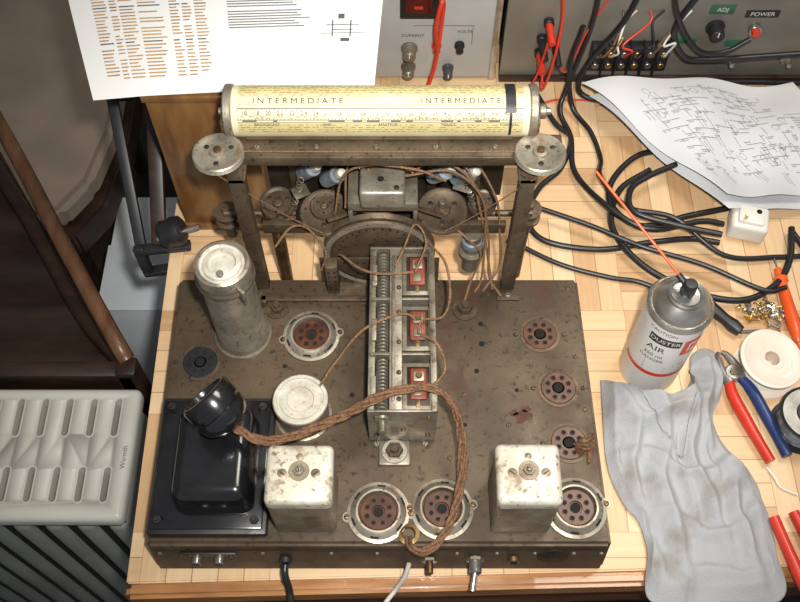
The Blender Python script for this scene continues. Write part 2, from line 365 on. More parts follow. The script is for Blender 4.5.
# power transformer
box('transformer_lamination',R,BLF,-.2175,-.1145,.2245,.352,C+.0,C+.012,bev=.002)
box('transformer_flange',R,BLK,-.2145,-.118,.2285,.348,C+.012,C+.015,bev=.0012)
box('transformer_bell_cover',R,BLK,-.190,-.128,.2425,.325,C+.014,C+.058,bev=.010,seg=5,tx=.004,ty=.004)
for x in (-.208,-.125):
    for y in (.236,.341): hexnut(x,y,C+.015,.004,BLF,.0035)
# black octal plug and cable
P0=Vector((-.138,.297,.130)); P1=Vector((-.168,.322,.155))
lathe('octal_plug_shell',R,BLK,[(0,0),(.009,0),(.015,.003),(.0205,.008),(.0228,.014),(.0228,.019),(.020,.0195),(.020,.023),(.0232,.0235),(.0232,.036),(.0218,.038),(.0190,.038),(.0182,.033),(.011,.033),(.010,.036),(0,.036)],P0,P1-P0,seg=44)
q=Vector((0,0,1)).rotation_difference((P1-P0).normalized())
for k in range(8):
    a=2*math.pi*k/8; c=P0+q@Vector((.0145*math.cos(a),.0145*math.sin(a),.0333)); lathe('plug_contact',R,ZN,[(.0018,0),(.0016,.0005),(0,.0002)],c,P1-P0,seg=10)
lathe('plug_rim_highlight',R,AL,[(.0212,.0382),(.0190,.0384)],P0,P1-P0,seg=44)  # pale ring paints the highlight along the black plug's rim
rp=[(-.139,.297,.131),(-.118,.290,.121),(-.094,.297,.110),(-.0515,.313,.116),(-.02,.324,.131),(.004,.330,.1345),(.030,.333,.128),(.047,.320,.112),(.053,.295,.090),(.052,.268,.072),(.045,.240,.066),(.034,.220,.068),(.020,.210,.068),(.010,.214,.066),(.0075,.222,.058),(.0075,.226,.052)]
twisted('twisted_cloth_cable',R,ROPE,rp,.0019,.0019,.055,3,24)
twisted('twisted_cloth_cable_pair',R,ROPE,[(p[0]+.0015+.002*math.sin(i),p[1]-.0035-.001*math.sin(i*2),p[2]+.001) for i,p in enumerate(rp[:12])]+[(.022,.2075,.067),(.012,.211,.063)],.0011,.0013,.04,2,20)
lathe('cable_grommet',R,BR,[(.0095,0),(.0095,.002),(.006,.003),(.005,0)],(.0075,.228,C),seg=24)
# ---- gang tuning capacitor
DX=.003
def cap():
    def B(n,m,x0,x1,*a,**k): return box(n,R,m,x0+DX,x1+DX,*a,**k)
    x0,x1=-.031,.029
    B('capacitor_front_plate',ZN,x0,x1,.313,.3155,C+.002,C+.070,bev=.0008)
    B('capacitor_rear_plate',ZN,x0,x1,.478,.4805,C+.004,C+.070,bev=.0008)
    for y in (.368,.424): B('capacitor_divider',ZN,x0+.002,x1-.004,y,y+.0025,C+.006,C+.068,bev=.0004)
    B('capacitor_base_plate',ZN,x0,x1,.313,.4805,C+.004,C+.006,bev=.0004)
    B('capacitor_top_bar',AL,-.0125,-.001,.3135,.480,C+.066,C+.0695,bev=.001)
    B('capacitor_bar_rib',ZN,-.0105,-.0075,.3235,.470,C+.0695,C+.0715,bev=.0006)
    B('capacitor_side_bar',ZN,x1-.0055,x1,.3135,.480,C+.05,C+.0715,bev=.0006)
    B('capacitor_left_rail',ZN,x0,x0+.006,.3135,.480,C+.060,C+.064,bev=.0006)
    B('capacitor_left_side',ZN,x0,x0+.0015,.3135,.480,C+.006,C+.062,bev=.0004)
    cyl('rotor_shaft',R,ZN,(-.018+DX,.300,C+.055),(-.018+DX,.49,C+.055),.0035)
    parts=[];parts2=[]
    for (a,b_) in ((.3175,.366),(.372,.422),(.428,.476)):
        n=14
        for i in range(n):
            y=a+(b_-a)*(i+.5)/n
            vs=[];N=12
            for yy in (y,y+.0014):
                for k in range(N+1):
                    t=math.pi*k/N; vs.append((-.0185+DX+.0065*math.cos(t),yy,C+.050+.0145*math.sin(t)))
            m=N+1; fs=[tuple(range(m)),tuple(range(2*m-1,m-1,-1))]+[(k,k+1,m+k+1,m+k) for k in range(m-1)]+[(m-1,0,m,2*m-1)]
            parts.append((vs,fs))
            if i<n-1:
                y2=y+.0016; parts2.append(boxg(.0005+DX,.020+DX,y2,y2+.0006,C+.012,C+.054))
    mk('rotor_vanes',*join(parts),AL,R,smooth=False); mk('stator_vanes',*join(parts2),ZN,R,smooth=False)
    for i,y in enumerate((.338,.395,.452)):
        B('section_cover',ZN,-.001,.024,y-.022,y+.023,C+.062,C+.0665,bev=.0008)
        B('cover_cutout',FRD,.003,.0225,y-.018,y+.019,C+.0660,C+.0668,bev=.0002)
        B('insulator_strip',RED,.006,.020,y-.013,y+.016,C+.0665,C+.0700,bev=.001)
        B('stator_lug',ZN,.009,.016,y-.010,y-.001,C+.0700,C+.0715,bev=.0005)
        B('trimmer_plate',AL,.0085,.018,y+.003,y+.012,C+.0700,C+.0725,bev=.0008)
        lathe('trimmer_screw',R,BR,cylp(.0028,.003),(.0133+DX,y+.0075,C+.0725),seg=14)
        B('solder_tag',BR,.0105,.0145,y-.019,y-.010,C+.0668,C+.0680,bev=.0004)
        B('section_tab',AL,-.0285,-.024,y-.012,y+.010,C+.064,C+.0675,bev=.0006)
    for y in (.325,.35,.38,.41,.436,.468): screw(-.004+DX,y,C+.0695,.0022,BR)
    for y in (.330,.36,.39,.42,.45,.472): screw(.0262+DX,y,C+.0715,.0016,ZN,.0014)
    B('capacitor_foot',ZN,-.022,.006,.290,.314,C+.0,C+.004,bev=.0012)
    lathe('foot_washer',R,AL,cylp(.0115,.002),(-.008+DX,.302,C+.004),seg=30); hexnut(-.008+DX,.302,C+.006,.008,FR,.005)
    for s in (-.024,.020): screw(s+DX,.3115,C+.0,.003,ZN)
    for s,h in ((-.024,.018),(.022,.018),(-.024,.058),(.022,.058),(0,.03)): cyl('face_rivet',R,BR,(s+DX,.313,C+h),(s+DX,.3115,C+h),.0022,seg=12)
    lathe('front_bearing',R,ZN,[(0,.006),(.003,.006),(.003,.003),(.007,.002),(.0075,0)],(-.018+DX,.313,C+.055),(0,-1,0),seg=24)
cap()
def wire(*p,m=COT,r=.0012): tube('cloth_wire',R,m,p,r,8,6)
wire((-.072,.352,.093),(-.060,.366,.105),(-.035,.388,.128),(-.010,.40,.133),(.006,.405,.13),(.015,.40,.127))
wire((-.062,.486,.10),(-.055,.474,.120),(-.038,.455,.128),(-.018,.446,.132),(.012,.449,.130))
wire((.028,.48,.13),(.042,.46,.128),(.046,.43,.12),(.038,.405,.125),(.020,.399,.13),(.016,.386,.128))
wire((.016,.386,.13),(.032,.37,.14),(.039,.352,.13),(.030,.338,.128),(.016,.331,.128))
wire((.014,.45,.129),(.024,.472,.145),(.014,.487,.152),(.004,.47,.14),(-.004,.455,.131))
wire((.010,.505,.205),(.035,.518,.212),(.060,.512,.20),(.075,.50,.15),(.084,.492,.10),(.092,.474,.058))
wire((.000,.510,.207),(.04,.506,.218),(.070,.500,.185),(.084,.492,.12),(.088,.482,.07),(.100,.466,.058))
wire((.004,.500,.207),(.045,.498,.216),(.074,.494,.18),(.080,.486,.12),(.080,.478,.07),(.074,.470,.058))
wire((-.03,.522,.200),(.01,.530,.222),(.055,.522,.216),(.086,.508,.17),(.095,.50,.12),(.098,.49,.075),(.082,.47,.06))
wire((-.05,.50,.16),(-.045,.52,.20),(-.015,.532,.215),(.02,.524,.205))
wire((-.06,.50,.15),(-.050,.505,.20),(-.025,.50,.222),(.015,.495,.222),(.04,.50,.20))
wire((-.115,.470,.14),(-.10,.485,.15),(-.085,.49,.14),(-.07,.478,.12),(-.075,.47,.10))
wire((.05,.50,.13),(.066,.49,.12),(.078,.487,.10),(.07,.478,.065),(.064,.46,.058))
for k in range(4):
    wire((.158,.31,.058),(.166,.302+.003*k,.066+.002*k),(.176,.306+.004*k,.060),(.170,.304-.004*k,.058),m=ROPE,r=.0012)
def bigbolt(x,y,r=.0125):
    lathe('washer',R,FR,cylp(r,.002),(x,y,C),seg=32); hexnut(x,y,C+.002,r*.62,FR,.006)
bigbolt(.064,.452); bigbolt(-.121,.452,.011)
for (x,y) in ((-.208,.475),(.168,.476),(-.205,.37),(.088,.47),(.10,.33),(.168,.40),(.12,.30),(-.06,.39),(.06,.36),(.172,.345),(-.045,.298),(-.13,.372),(.125,.39),(.045,.298)):
    screw(x,y,C,.0022,random.choice((FR,FR,BR)),.0012,'rivet')
for (x,y,r) in ((.079,.436,.0025),(.079,.414,.0028),(.073,.385,.0025),(-.045,.36,.0025),(.11,.365,.002),(.06,.33,.002),(.095,.298,.0025),(-.11,.39,.002)):
    lathe('chassis_hole',R,HOLE,[(0,.0003),(r,.0003),(r,0)],(x,y,C),seg=14)
RST=mat('rust_patch',(.09,.03,.018),(.05,.02,.013),rough=.8,scale=90)
for (x,y,s) in ((.113,.338,.008),(.118,.346,.004),(.106,.342,.004)):
    pr=[(x+s*(1+.35*math.sin(3*a/16*6.28+s*900)+.2*math.sin(7*a/16*6.28))*math.cos(a/16*6.283),y+s*(1+.3*math.sin(2*a/16*6.28))*math.sin(a/16*6.283)*.8) for a in range(16)]
    mk('rust_stain',[(p[0],p[1],C+.0002) for p in pr],[tuple(range(16))],RST,R,smooth=False)
box('dial_rod_bracket',R,FR,-.136,-.03,.455,.461,C+.010,C+.013,bev=.0006)
box('rod_bracket_foot',R,FR,-.142,-.118,.447,.470,C,C+.0025,bev=.0006)
box('rod_bracket_post',R,FR,-.136,-.131,.453,.463,C,C+.013,bev=.0005)
# ---- front apron fittings
for i,x in enumerate((-.178,-.158)):
    cyl('aerial_terminal_screw',R,STEEL,(x,.2155,.036),(x,.2065,.037),.004,seg=16); obox('terminal_slot',R,HOLE,(x,.2063,.037),(.007,.0005,.0012),(0,0.5,0),bev=0)
obox('terminal_strip',R,BLM,(-.168,.2155,.036),(.05,.002,.016),(.13,0,0))
for x in (-.188,-.148): cyl('strip_rivet',R,BR,(x,.2155,.036),(x,.212,.0365),.0022,seg=10)
cyl('toggle_bushing',R,STEEL,(.066,.2145,.032),(.066,.200,.033),.0055,seg=20); lathe('toggle_nut',R,ZN,cylp(.0085,.003),(.066,.2135,.032),(0,-1,0),seg=6)
cyl('toggle_bat',R,STEEL,(.066,.203,.033),(.063,.186,.028),.0018,.0028,seg=14)
cyl('potentiometer_shaft',R,BR,(.026,.2145,.030),(.026,.200,.031),.0032,seg=16); lathe('pot_nut',R,ZN,cylp(.0075,.003),(.026,.2135,.030),(0,-1,0),seg=6)
cyl('phone_jack',R,BR,(.10,.2145,.032),(.10,.2095,.032),.0055,seg=20); cyl('phone_jack_hole',R,HOLE,(.10,.2095,.032),(.10,.2090,.032),.0035,seg=16)
lathe('rear_socket',R,FRD,[(.014,0),(.014,.001),(.011,.0015),(0,.001)],(.135,.2152,.032),(0,-1,.13),seg=30)
for k in range(3): cyl('socket_pinhole',R,HOLE,(.130+.005*k,.214,.032+.004*(k%2)),(.130+.005*k,.2132,.032+.004*(k%2)),.0016,seg=10)
for x in (-.21,-.12,-.06,-.02,.05,.085,.118,.152,.176): cyl('apron_rivet',R,ZN,(x,.2165,.040),(x,.2145,.040),.002,seg=10)
cyl('cord_grommet',R,BLM,(-.101,.2145,.03),(-.101,.209,.03),.006,seg=18)
G=group('mains_cord',(-.10,.19,0)); tube('cord',G,RUB,[(-.101,.2085,.030),(-.101,.200,.027),(-.098,.190,.012),(-.097,.178,.002),(-.0975,.170,-.03),(-.098,.168,-.08),(-.10,.166,-.16)],.0033)
G=group('grey_lead',(0,.19,0)); tube('lead',G,mat('grey_lead_pvc',(.5,.48,.43),(.45,.43,.38),rough=.4),[(.008,.209,.03),(.004,.200,.02),(-.004,.192,.006),(-.014,.180,.002),(-.02,.172,-.012),(-.024,.168,-.08),(-.024,.168,-.16)],.0022)
# ---------------- dial mechanism
for s,x in (('left',-.137),('right',.107)):
    box('upright_%s_web'%s,R,FR,x-.0065,x+.0065,.474,.4755,C-.0,.236,bev=.0004)
    for d in (-.0065,.0055): box('upright_%s_flange'%s,R,FR,x+d,x+d+.001,.4755,.486,C,.236,bev=.0003)
    box('upright_%s_foot'%s,R,FR,x-.011,x+.011,.462,.476,C,C+.002,bev=.0004); screw(x,.467,C+.002,.003,ZN)
    box('upright_%s_bracket'%s,R,FR,x-.008,x+.008,.474,.496,.230,.235,bev=.0006)
box('top_beam',R,FR,-.163,.137,.491,.517,.232,.243,bev=.0015)
for x in (-.12,-.07,-.02,.03,.08): screw(x,.502,.243,.0026,ZN)
box('top_beam_ridge',R,FR,-.130,.095,.509,.514,.243,.246,bev=.0008)
def pulley(x,y,h,r=.0215,m=AL,tilt=(0,-.12,1)):
    lathe('pulley_wheel',R,m,[(0,-.001),(r*.9,-.001),(r,0),(r*.93,.0022),(r,.0045),(r*.95,.0055),(r*.8,.0052),(r*.72,.0042),(r*.32,.0042),(r*.28,.0065),(r*.16,.007),(0,.007)],(x,y,h),tilt,seg=44)
    lathe('pulley_hub_screw',R,BR,[(0,.007),(r*.15,.007),(r*.15,.009),(0,.0095)],(x,y,h),tilt,seg=14)
    qq=Vector((0,0,1)).rotation_difference(Vector(tilt).normalized())
    for k in range(3):
        a=k*2.09+.5; c=Vector((x,y,h))+qq@Vector((r*.55*math.cos(a),r*.55*math.sin(a),.0044)); lathe('pulley_hole',R,FRD,[(0,.0001),(r*.1,.0001),(r*.11,0)],c,tilt,seg=12)
pulley(-.151,.492,.2445,tilt=(0,.05,1)); pulley(.1165,.492,.2445,tilt=(0,.05,1))
# dial drum
DY,DH,DR=.531,.2555,.0215
def dc(u,phi,rr=DR): return (u,DY-rr*math.sin(phi),DH+rr*math.cos(phi))
lathe('dial_drum',R,CREAM,[(0,0),(DR-.001,0),(DR,.001),(DR,.247),(DR-.001,.248),(0,.248)],(-.140,DY,DH),(1,0,0),seg=72)
for nm,x in (('left',-.1465),('right',.1075)):
    lathe('drum_end_ring_%s'%nm,R,AL,[(0,0),(.0220,0),(.0228,.001),(.0228,.006),(.0220,.007),(0,.007)],(x,DY,DH),(1,0,0),seg=48)
    xx=x-.003 if nm=='left' else x+.0065
    box('drum_bracket_%s'%nm,R,FR,xx,xx+.0025,.512,.548,.232,.262,bev=.0008)
cyl('drum_spindle',R,STEEL,(-.153,DY,DH),(.127,DY,DH),.003)
lathe('spindle_collar',R,ZN,cylp(.0065,.006),(.117,DY,DH),(1,0,0),seg=24)
box('drum_trough',R,FR,-.150,.118,.512,.556,.226,.2285,bev=.001)
box('drum_trough_back',R,FR,-.150,.118,.555,.558,.226,.258,bev=.001)
def patch(name,m,x0,x1,p0,p1,rr):
    N=10; vs=[]
    for i in range(N+1):
        p=math.radians(p0+(p1-p0)*i/N); vs+=[dc(x0,p,rr),dc(x1,p,rr)]
    return mk(name,vs,[(2*i,2*i+1,2*i+3,2*i+2) for i in range(N)],m,R)
patch('dial_band_upper',DYEL,-.134,.102,-38,2,DR+.00012)
patch('dial_band_lower',DYEL,-.134,.102,68,98,DR+.00012)
r1=DR+.00025
cq=lambda u,v:dc(u,math.radians(v),r1)
Q=[]; W=.236
for i in range(237):
    x=-.134+W*i/236; ln=6.5 if i%10==0 else (4.5 if i%5==0 else 2.6)
    Q.append((x-.00017,36,x+.00017,36+ln))
    if i%3==0: Q.append((x-.00017,60-ln*.8,x+.00017,60))
Q+=[(-.134,35,.102,36.5),(-.134,60,.102,61.3),(-.134,27,.102,27.5),(-.134,50,.102,50.5),(-.134,66,.102,67),(-.134,9,.102,9.5)]
x=-.130
while x<.095:
    w=random.uniform(.002,.014)
    if random.random()<.6: Q.append((x,62,x+w,64.6))
    x+=w+random.uniform(.001,.01)
quads('dial_scale_print',R,INK,Q,cq)
def rows(name,m,rr,h,dens):
    Q=[]
    for row in rr:
        x=-.132
        while x<.098:
            w=random.uniform(.001,.005)
            if random.random()<dens: Q.append((x,row,x+w,row+h))
            x+=w+random.uniform(.0006,.003)
    quads(name,R,m,Q,cq)
rows('dial_station_print',DGRN,(-34,-28,-16,-10,72,84),1.8,.8)
rows('dial_red_print',DRED,(-22,-4,78,90),1.6,.7)
rows('dial_fine_print',INK,(4,53,56),1.2,.5)
def dtext(s,x,deg,size,sp=1.0): text('dial_lettering',R,INK,s,size,lambda u,v:dc(x+u*sp,math.radians(deg)-v/DR,r1))
dtext('. I N T E R M E D I A T E .',-.084,19,.0068,1.12); dtext('. I N T E R M E D I A T E .',.050,19,.0068,.98)
for i in range(24): dtext(str(round(1.6+i*.15,1) if i%2 else 18+i),-.128+.0098*i,46,.0046)
for i,s in enumerate(('BROADCAST','SHIP','AMATEUR','POLICE','FOREIGN')): dtext(s,-.11+.05*i,72,.0036)
patch('dial_cursor',BLM,.087,.0955,-50,45,DR+.0012); patch('dial_cursor_tip',BLM,.0902,.0923,45,100,DR+.0012)
# lower cross members, shafts and wheels
box('lower_cross_member',R,FR,-.130,.100,.500,.506,.118,.132,bev=.0008)
box('mechanism_shelf',R,FRD,-.100,.075,.506,.545,.120,.123,bev=.0008)
box('rear_cross_plate',R,FRD,-.125,.098,.545,.548,.118,.200,bev=.0008)
for x in (-.100,-.062,.030,.072): box('mechanism_post',R,FR,x-.004,x+.004,.540,.546,.123,.226,bev=.0006)
box('shield_box',R,AL,-.0355,.0045,.484,.522,.180,.203,bev=.003,seg=3)
lathe('shield_box_hole',R,HOLE,[(0,.0003),(.003,.0003),(.003,0)],(-.017,.500,.203),seg=14); screw(-.028,.512,.203,.003,BR); screw(-.003,.490,.203,.0025,BR)
box('shield_box_bracket',R,ZN,-.047,.016,.490,.530,.168,.180,bev=.001)
box('bracket_side_left',R,ZN,-.047,-.043,.490,.530,.125,.168,bev=.0006); box('bracket_side_right',R,ZN,.012,.016,.490,.530,.125,.168,bev=.0006)
pulley(-.071,.513,.132,.024,FR,(0,-.2,1)); pulley(.040,.515,.132,.024,FR,(0,-.2,1))
pulley(-.116,.524,.132,.017,FR,(0,-.2,1)); pulley(-.071,.513,.142,.013,FR,(0,-.2,1)); pulley(.078,.524,.132,.014,FR,(0,-.2,1))
cyl('idler_shaft',R,ZN,(-.071,.513,.10),(-.071,.513,.15),.0035); cyl('idler_shaft',R,ZN,(.040,.515,.10),(.040,.515,.15),.0035)
obox('link_arm',R,FR,(-.045,.502,.150),(.05,.005,.0015),(0,.15,.5)); obox('link_arm',R,FR,(.020,.504,.152),(.045,.005,.0015),(0,-.12,-.45))
obox('lever_plate',R,ZN,(-.092,.518,.160),(.016,.012,.0015),(.3,.2,.6)); obox('lever_plate',R,ZN,(.058,.520,.165),(.018,.010,.0015),(.3,-.2,-.5))
cyl('front_control_rod',R,FR,(-.172,.528,.112),(.129,.528,.112),.0035)
for x,y in ((-.170,.532),(.127,.536)):
    lathe('control_shaft_nut',R,FR,[(0,0),(.006,0),(.006,.02),(.0125,.021),(.0125,.025),(.009,.026),(.009,.034),(.0125,.035),(.0125,.037),(.0045,.038),(.0045,.044),(0,.0445)],(x,y,.072),seg=28)
cyl('tuning_shaft',R,BR,(-.120,.516,.0),(-.120,.516,.118),.0065)
cyl('band_switch_shaft',R,BR,(-.150,.528,.004),(-.150,.528,.10),.004)
cyl('volume_shaft',R,ZN,(.070,.500,.06),(.070,.500,.118),.0085); lathe('volume_coupling',R,ZN,[(.0085,0),(.013,.001),(.013,.006),(.0085,.007)],(.070,.5,.085),seg=28)
lathe('volume_coupling',R,LBL,cylp(.0105,.010),(.070,.5,.10),seg=28)
cyl('tone_shaft',R,FR,(.125,.526,.0),(.125,.526,.08),.004)
lathe('drive_drum',R,FR,[(0,0),(.044,0),(.046,-.003),(.052,-.003),(.0535,-.0015),(.0515,.003),(.0535,.0075),(.052,.009),(.046,.009),(.044,.006),(0,.006)],(-.020,.487,.106),(0,1,0),seg=72)
lathe('drive_drum_rim',R,AL,[(.0475,0),(.0528,0),(.0528,.0012),(.0475,.0012)],(-.020,.4838,.106),(0,-1,0),seg=72)
parts=[]
for rr,nn in ((.038,16),):
    for k in range(nn):
        a=math.pi*(k+.5)/nn; parts.append(latheg([(0,.0004),(.0013,.0004),(.0013,0)],(-.020+rr*math.cos(a),.487,.106+rr*math.sin(a)),(0,-1,0),8))
mk('drive_drum_holes',*join(parts),HOLE,R)
box('perforated_plate',R,FR,-.078,.038,.4835,.4845,C,C+.045,bev=.0003)
parts=[]
for i in range(18):
    for j in range(4):
        if random.random()<.85: parts.append(latheg([(0,.0003),(.0013,.0003),(.0013,0)],(-.073+.0063*i,.4832,C+.008+.0095*j),(0,-1,0),8))
mk('perforations',*join(parts),HOLE,R)
box('pivot_bracket',R,FR,-.072,-.060,.470,.483,C,C+.048,bev=.001)
parts=[latheg([(0,.0003),(.0012,.0003),(.0012,0)],(-.066+s,.470,C+.008+.008*j),(0,-1,0),8) for j in range(5) for s in (-.003,.003)]
mk('pivot_bracket_holes',*join(parts),HOLE,R)
for x,y in ((-.068,.528),(.030,.532),(-.09,.536),(.052,.53)):
    cyl('dial_lamp_holder',R,LBL,(x,y,.165),(x+.012,y-.012,.188),.0075,seg=20); lathe('dial_lamp_bulb',R,ALW,[(.0045,0),(.0055,.005),(.004,.011),(0,.013)],(x+.012,y-.012,.188),(.012,-.012,.023),seg=16)
def cord(*p): tube('dial_cord',R,COT,p,.0006,2,5)
cord((-.151,.471,.247),(-.10,.495,.15),(-.072,.489,.135)); cord((.1165,.471,.247),(.07,.492,.16),(.042,.491,.135))
cord((-.1305,.494,.248),(-.02,.494,.2475),(.095,.494,.248)); cord((-.048,.513,.136),(-.02,.50,.152),(.018,.515,.136))
for s in (-1,1):
    x=-.015+s*.085
    tube('tension_spring',R,ZN,[(x+.003*math.cos(t*1.2)-s*.0003*t,.517+.003*math.sin(t*1.2),.14+t*.0012) for t in range(0,36)],.0006,2,5)
# ---------------------------------------------------------------- wooden box & leaflet
G=group('wooden_cabinet',(-.19,.64,0))
box('carcass',G,AMB,-.236,-.140,.588,.70,0,.210,bev=.002)
box('plinth',G,AMB,-.238,-.138,.584,.702,0,.010,bev=.002); box('lid_board',G,AMB,-.238,-.138,.585,.702,.205,.213,bev=.0015)
G=group('printed_leaflet',(-.16,.68,.22))
def leaf(u,v,o=0):
    A=Vector((-.279,.581,0));B=Vector((-.0235,.597,0));Cc=Vector((-.010,.80,0));D=Vector((-.352,.79,0))
    p=A*(1-u)*(1-v)+B*u*(1-v)+Cc*u*v+D*(1-u)*v
    z=.2155+.006*math.sin(u*2.4+.2)*(v*.8+.2)-.012*max(0,.18-u)+.004*math.sin(v*3)
    return (p.x,p.y,z+o)
def sheet(name,parent,m,f,nu=30,nv=20):
    vs=[f(i/nu,j/nv) for j in range(nv+1) for i in range(nu+1)]
    fs=[(j*(nu+1)+i,j*(nu+1)+i+1,(j+1)*(nu+1)+i+1,(j+1)*(nu+1)+i) for j in range(nv) for i in range(nu)]
    return mk(name,vs,fs,m,parent,ang=80)
sheet('paper',G,PAP,leaf)
Qo=[];Qk=[]
for row in range(44):
    v=.10+.020*row
    x=.07
    for wdt in (.055,.03,.06,.10,.04,.04,.05):
        if random.random()<.93: (Qk if row%11==10 else Qo).append((x,v,x+wdt*random.uniform(.5,.85),v+.0065))
        x+=wdt
for row in range(36):
    v=.36+.0165*row
    if row%8!=7: Qk.append((.50,v,.50+.27*random.uniform(.75,1),v+.005))
    if 12<row: Qk.append((.80,v,.80+.16*random.uniform(.6,1),v+.005))
Qk+=[(.84,.33,.91,.334),(.82,.36,.93,.364),(.84,.29,.844,.39),(.90,.29,.904,.39),(.80,.31,.95,.313),(.86,.40,.88,.43),(.87,.26,.90,.28)]
lf=lambda u,v:leaf(u,v,.0006)
quads('table_print',G,INKO,Qo,lf); quads('text_print',G,INKG,Qk,lf)
# ---------------------------------------------------------------- bench instruments
G=group('bench_power_supply',(.03,.92,0))
box('case',G,DARKP,-.150,.116,.815,1.08,.006,.168,bev=.003); box('front_panel',G,GREYP,-.152,.112,.809,.816,.003,.170,bev=.002)
box('panel_trim',G,STEEL,.108,.116,.807,.817,.0,.172,bev=.0015)
for x in (-.12,.08):
    for y in (.84,1.05): cyl('foot',G,RUB,(x,y,0),(x,y,.007),.008)
fp=lambda cx,cz:(lambda u,v:(cx+u,.8086,cz+v))
box('meter_bezel',G,BLM,.000,.044,.8065,.810,.099,.150,bev=.001); box('meter_display',G,DRW,.006,.036,.806,.8068,.108,.132,bev=.0004); box('meter_digits',G,REDP,.016,.026,.8056,.8062,.114,.118,bev=.0002)
def knob(P,x,h,r,m,y=.809,l=.016):
    lathe('knob_skirt',P,m,[(0,0),(r,0),(r,.002),(r*.82,.003),(r*.75,l),(r*.65,l+.001),(0,l+.001)],(x,y,h),(0,-1,0),seg=28)
    obox('knob_pointer',P,WPL,(x,y-l-.0015,h+r*.35),(.0012,.001,r*.6),(0,0,0),bev=0)
knob(G,.011,.052,.010,ZN); knob(G,.010,.022,.009,ZN); knob(G,.058,.020,.007,DARKP)
for x,m in ((.070,BLM),(.043,REDP)):
    lathe('binding_post',G,m,[(0,0),(.006,0),(.006,.004),(.004,.005),(.0045,.012),(0,.0125)],(x,.809,.058),(0,-1,0),seg=18)
text('current_label',G,INK,'CURRENT',.006,fp(.015,.072)); text('volt_label',G,INK,'VOLTS',.006,fp(.075,.078))
quads('panel_lines',G,INK,[(-.035,-.001,.035,-.0003),(.034,-.03,.0345,0)],fp(.05,.088))
tube('red_test_lead',G,REDP,[(.043,.800,.058),(.043,.785,.075),(.040,.782,.11),(.046,.79,.14),(.048,.795,.12),(.040,.780,.05),(.026,.768,.014),(.006,.764,.0045),(-.012,.762,.004)],.0024)
G=group('test_set_instrument',(.45,.92,0))
box('case',G,TAUP,.124,.80,.815,1.10,.006,.22,bev=.004); box('front_panel',G,TAUP,.121,.803,.809,.816,.003,.223,bev=.002)
box('bottom_trim',G,DWD,.121,.803,.804,.812,.0,.008,bev=.001)
for x in (.2,.7): cyl('foot',G,RUB,(x,.88,0),(x,.88,.007),.01)
for i in range(6):
    x=.232+.0155*i
    box('terminal_block',G,BLM,x-.0072,x+.0072,.796,.810,.028,.064,bev=.001)
    for h in (.037,.055): cyl('terminal_screw',G,BRS if i%2 else STEEL,(x,.797,h),(x,.7935,h),.0042,seg=14)
    if i<5: box('terminal_barrier',G,BLM,x+.0068,x+.0082,.790,.810,.026,.066,bev=.0003)
for i in range(8):
    x=.232+.0155*(i%6); m=(COT,WPL,REDP,RUB,COT,WPL,RUB,BRS)[i]
    tube('hookup_wire',G,m,[(x,.793,.055),(x+.004,.783,.065+.004*i),(x+.012-.01*(i%3),.785,.08),(x+.02-.012*(i%2),.80,.10),(x+.02,.809,.11)],.0014)
knob(G,.363,.085,.011,BLM); box('green_label',G,GRNL,.350,.378,.808,.8092,.105,.118,bev=.0002); text('cal_label',G,WPL,'ADJ',.008,lambda u,v:(.364+u,.8078,.1115+v))
box('power_label_plate',G,BLM,.392,.430,.808,.8092,.100,.110,bev=.0002); text('power_label',G,WPL,'POWER',.008,lambda u,v:(.411+u,.8078,.105+v))
cyl('neon_lamp_bezel',G,STEEL,(.409,.809,.083),(.409,.803,.083),.0075); lathe('neon_lamp',G,REDP,[(.0055,0),(.0045,.005),(0,.007)],(.409,.803,.083),(0,-1,0),seg=20)
box('green_label',G,GRNL,.325,.347,.808,.8092,.060,.068,bev=.0002); box('green_label',G,GRNL,.382,.402,.808,.8092,.055,.065,bev=.0002)
for x in (.392,.46):
    cyl('toggle_bush',G,STEEL,(x,.809,.036),(x,.803,.036),.006); cyl('toggle_bat',G,STEEL,(x,.803,.036),(x,.79,.042),.0018,.0028)
for i,(x,h,m) in enumerate(((.165,.070,BLM),(.165,.048,BLM),(.182,.060,REDP),(.170,.095,BLM))):
    lathe('banana_jack',G,m,cylp(.006,.008),(x,.809,h),(0,-1,0),seg=18)
    cyl('banana_plug',G,REDP if i%2 else BLM,(x,.803,h),(x+.002,.775,h-.004),.0042)
tube('red_lead',G,REDP,[(.167,.777,.043),(.168,.765,.03),(.175,.77,.06),(.180,.785,.12),(.172,.80,.17),(.170,.80,.20)],.0016)
tube('red_lead',G,REDP,[(.167,.777,.09),(.160,.77,.05),(.150,.765,.02),(.155,.76,.006),(.190,.772,.004),(.235,.770,.004),(.265,.765,.004)],.0013)
tube('thin_red_lead',G,REDP,[(.184,.777,.058),(.195,.775,.05),(.21,.785,.10),(.235,.80,.15)],.0011)
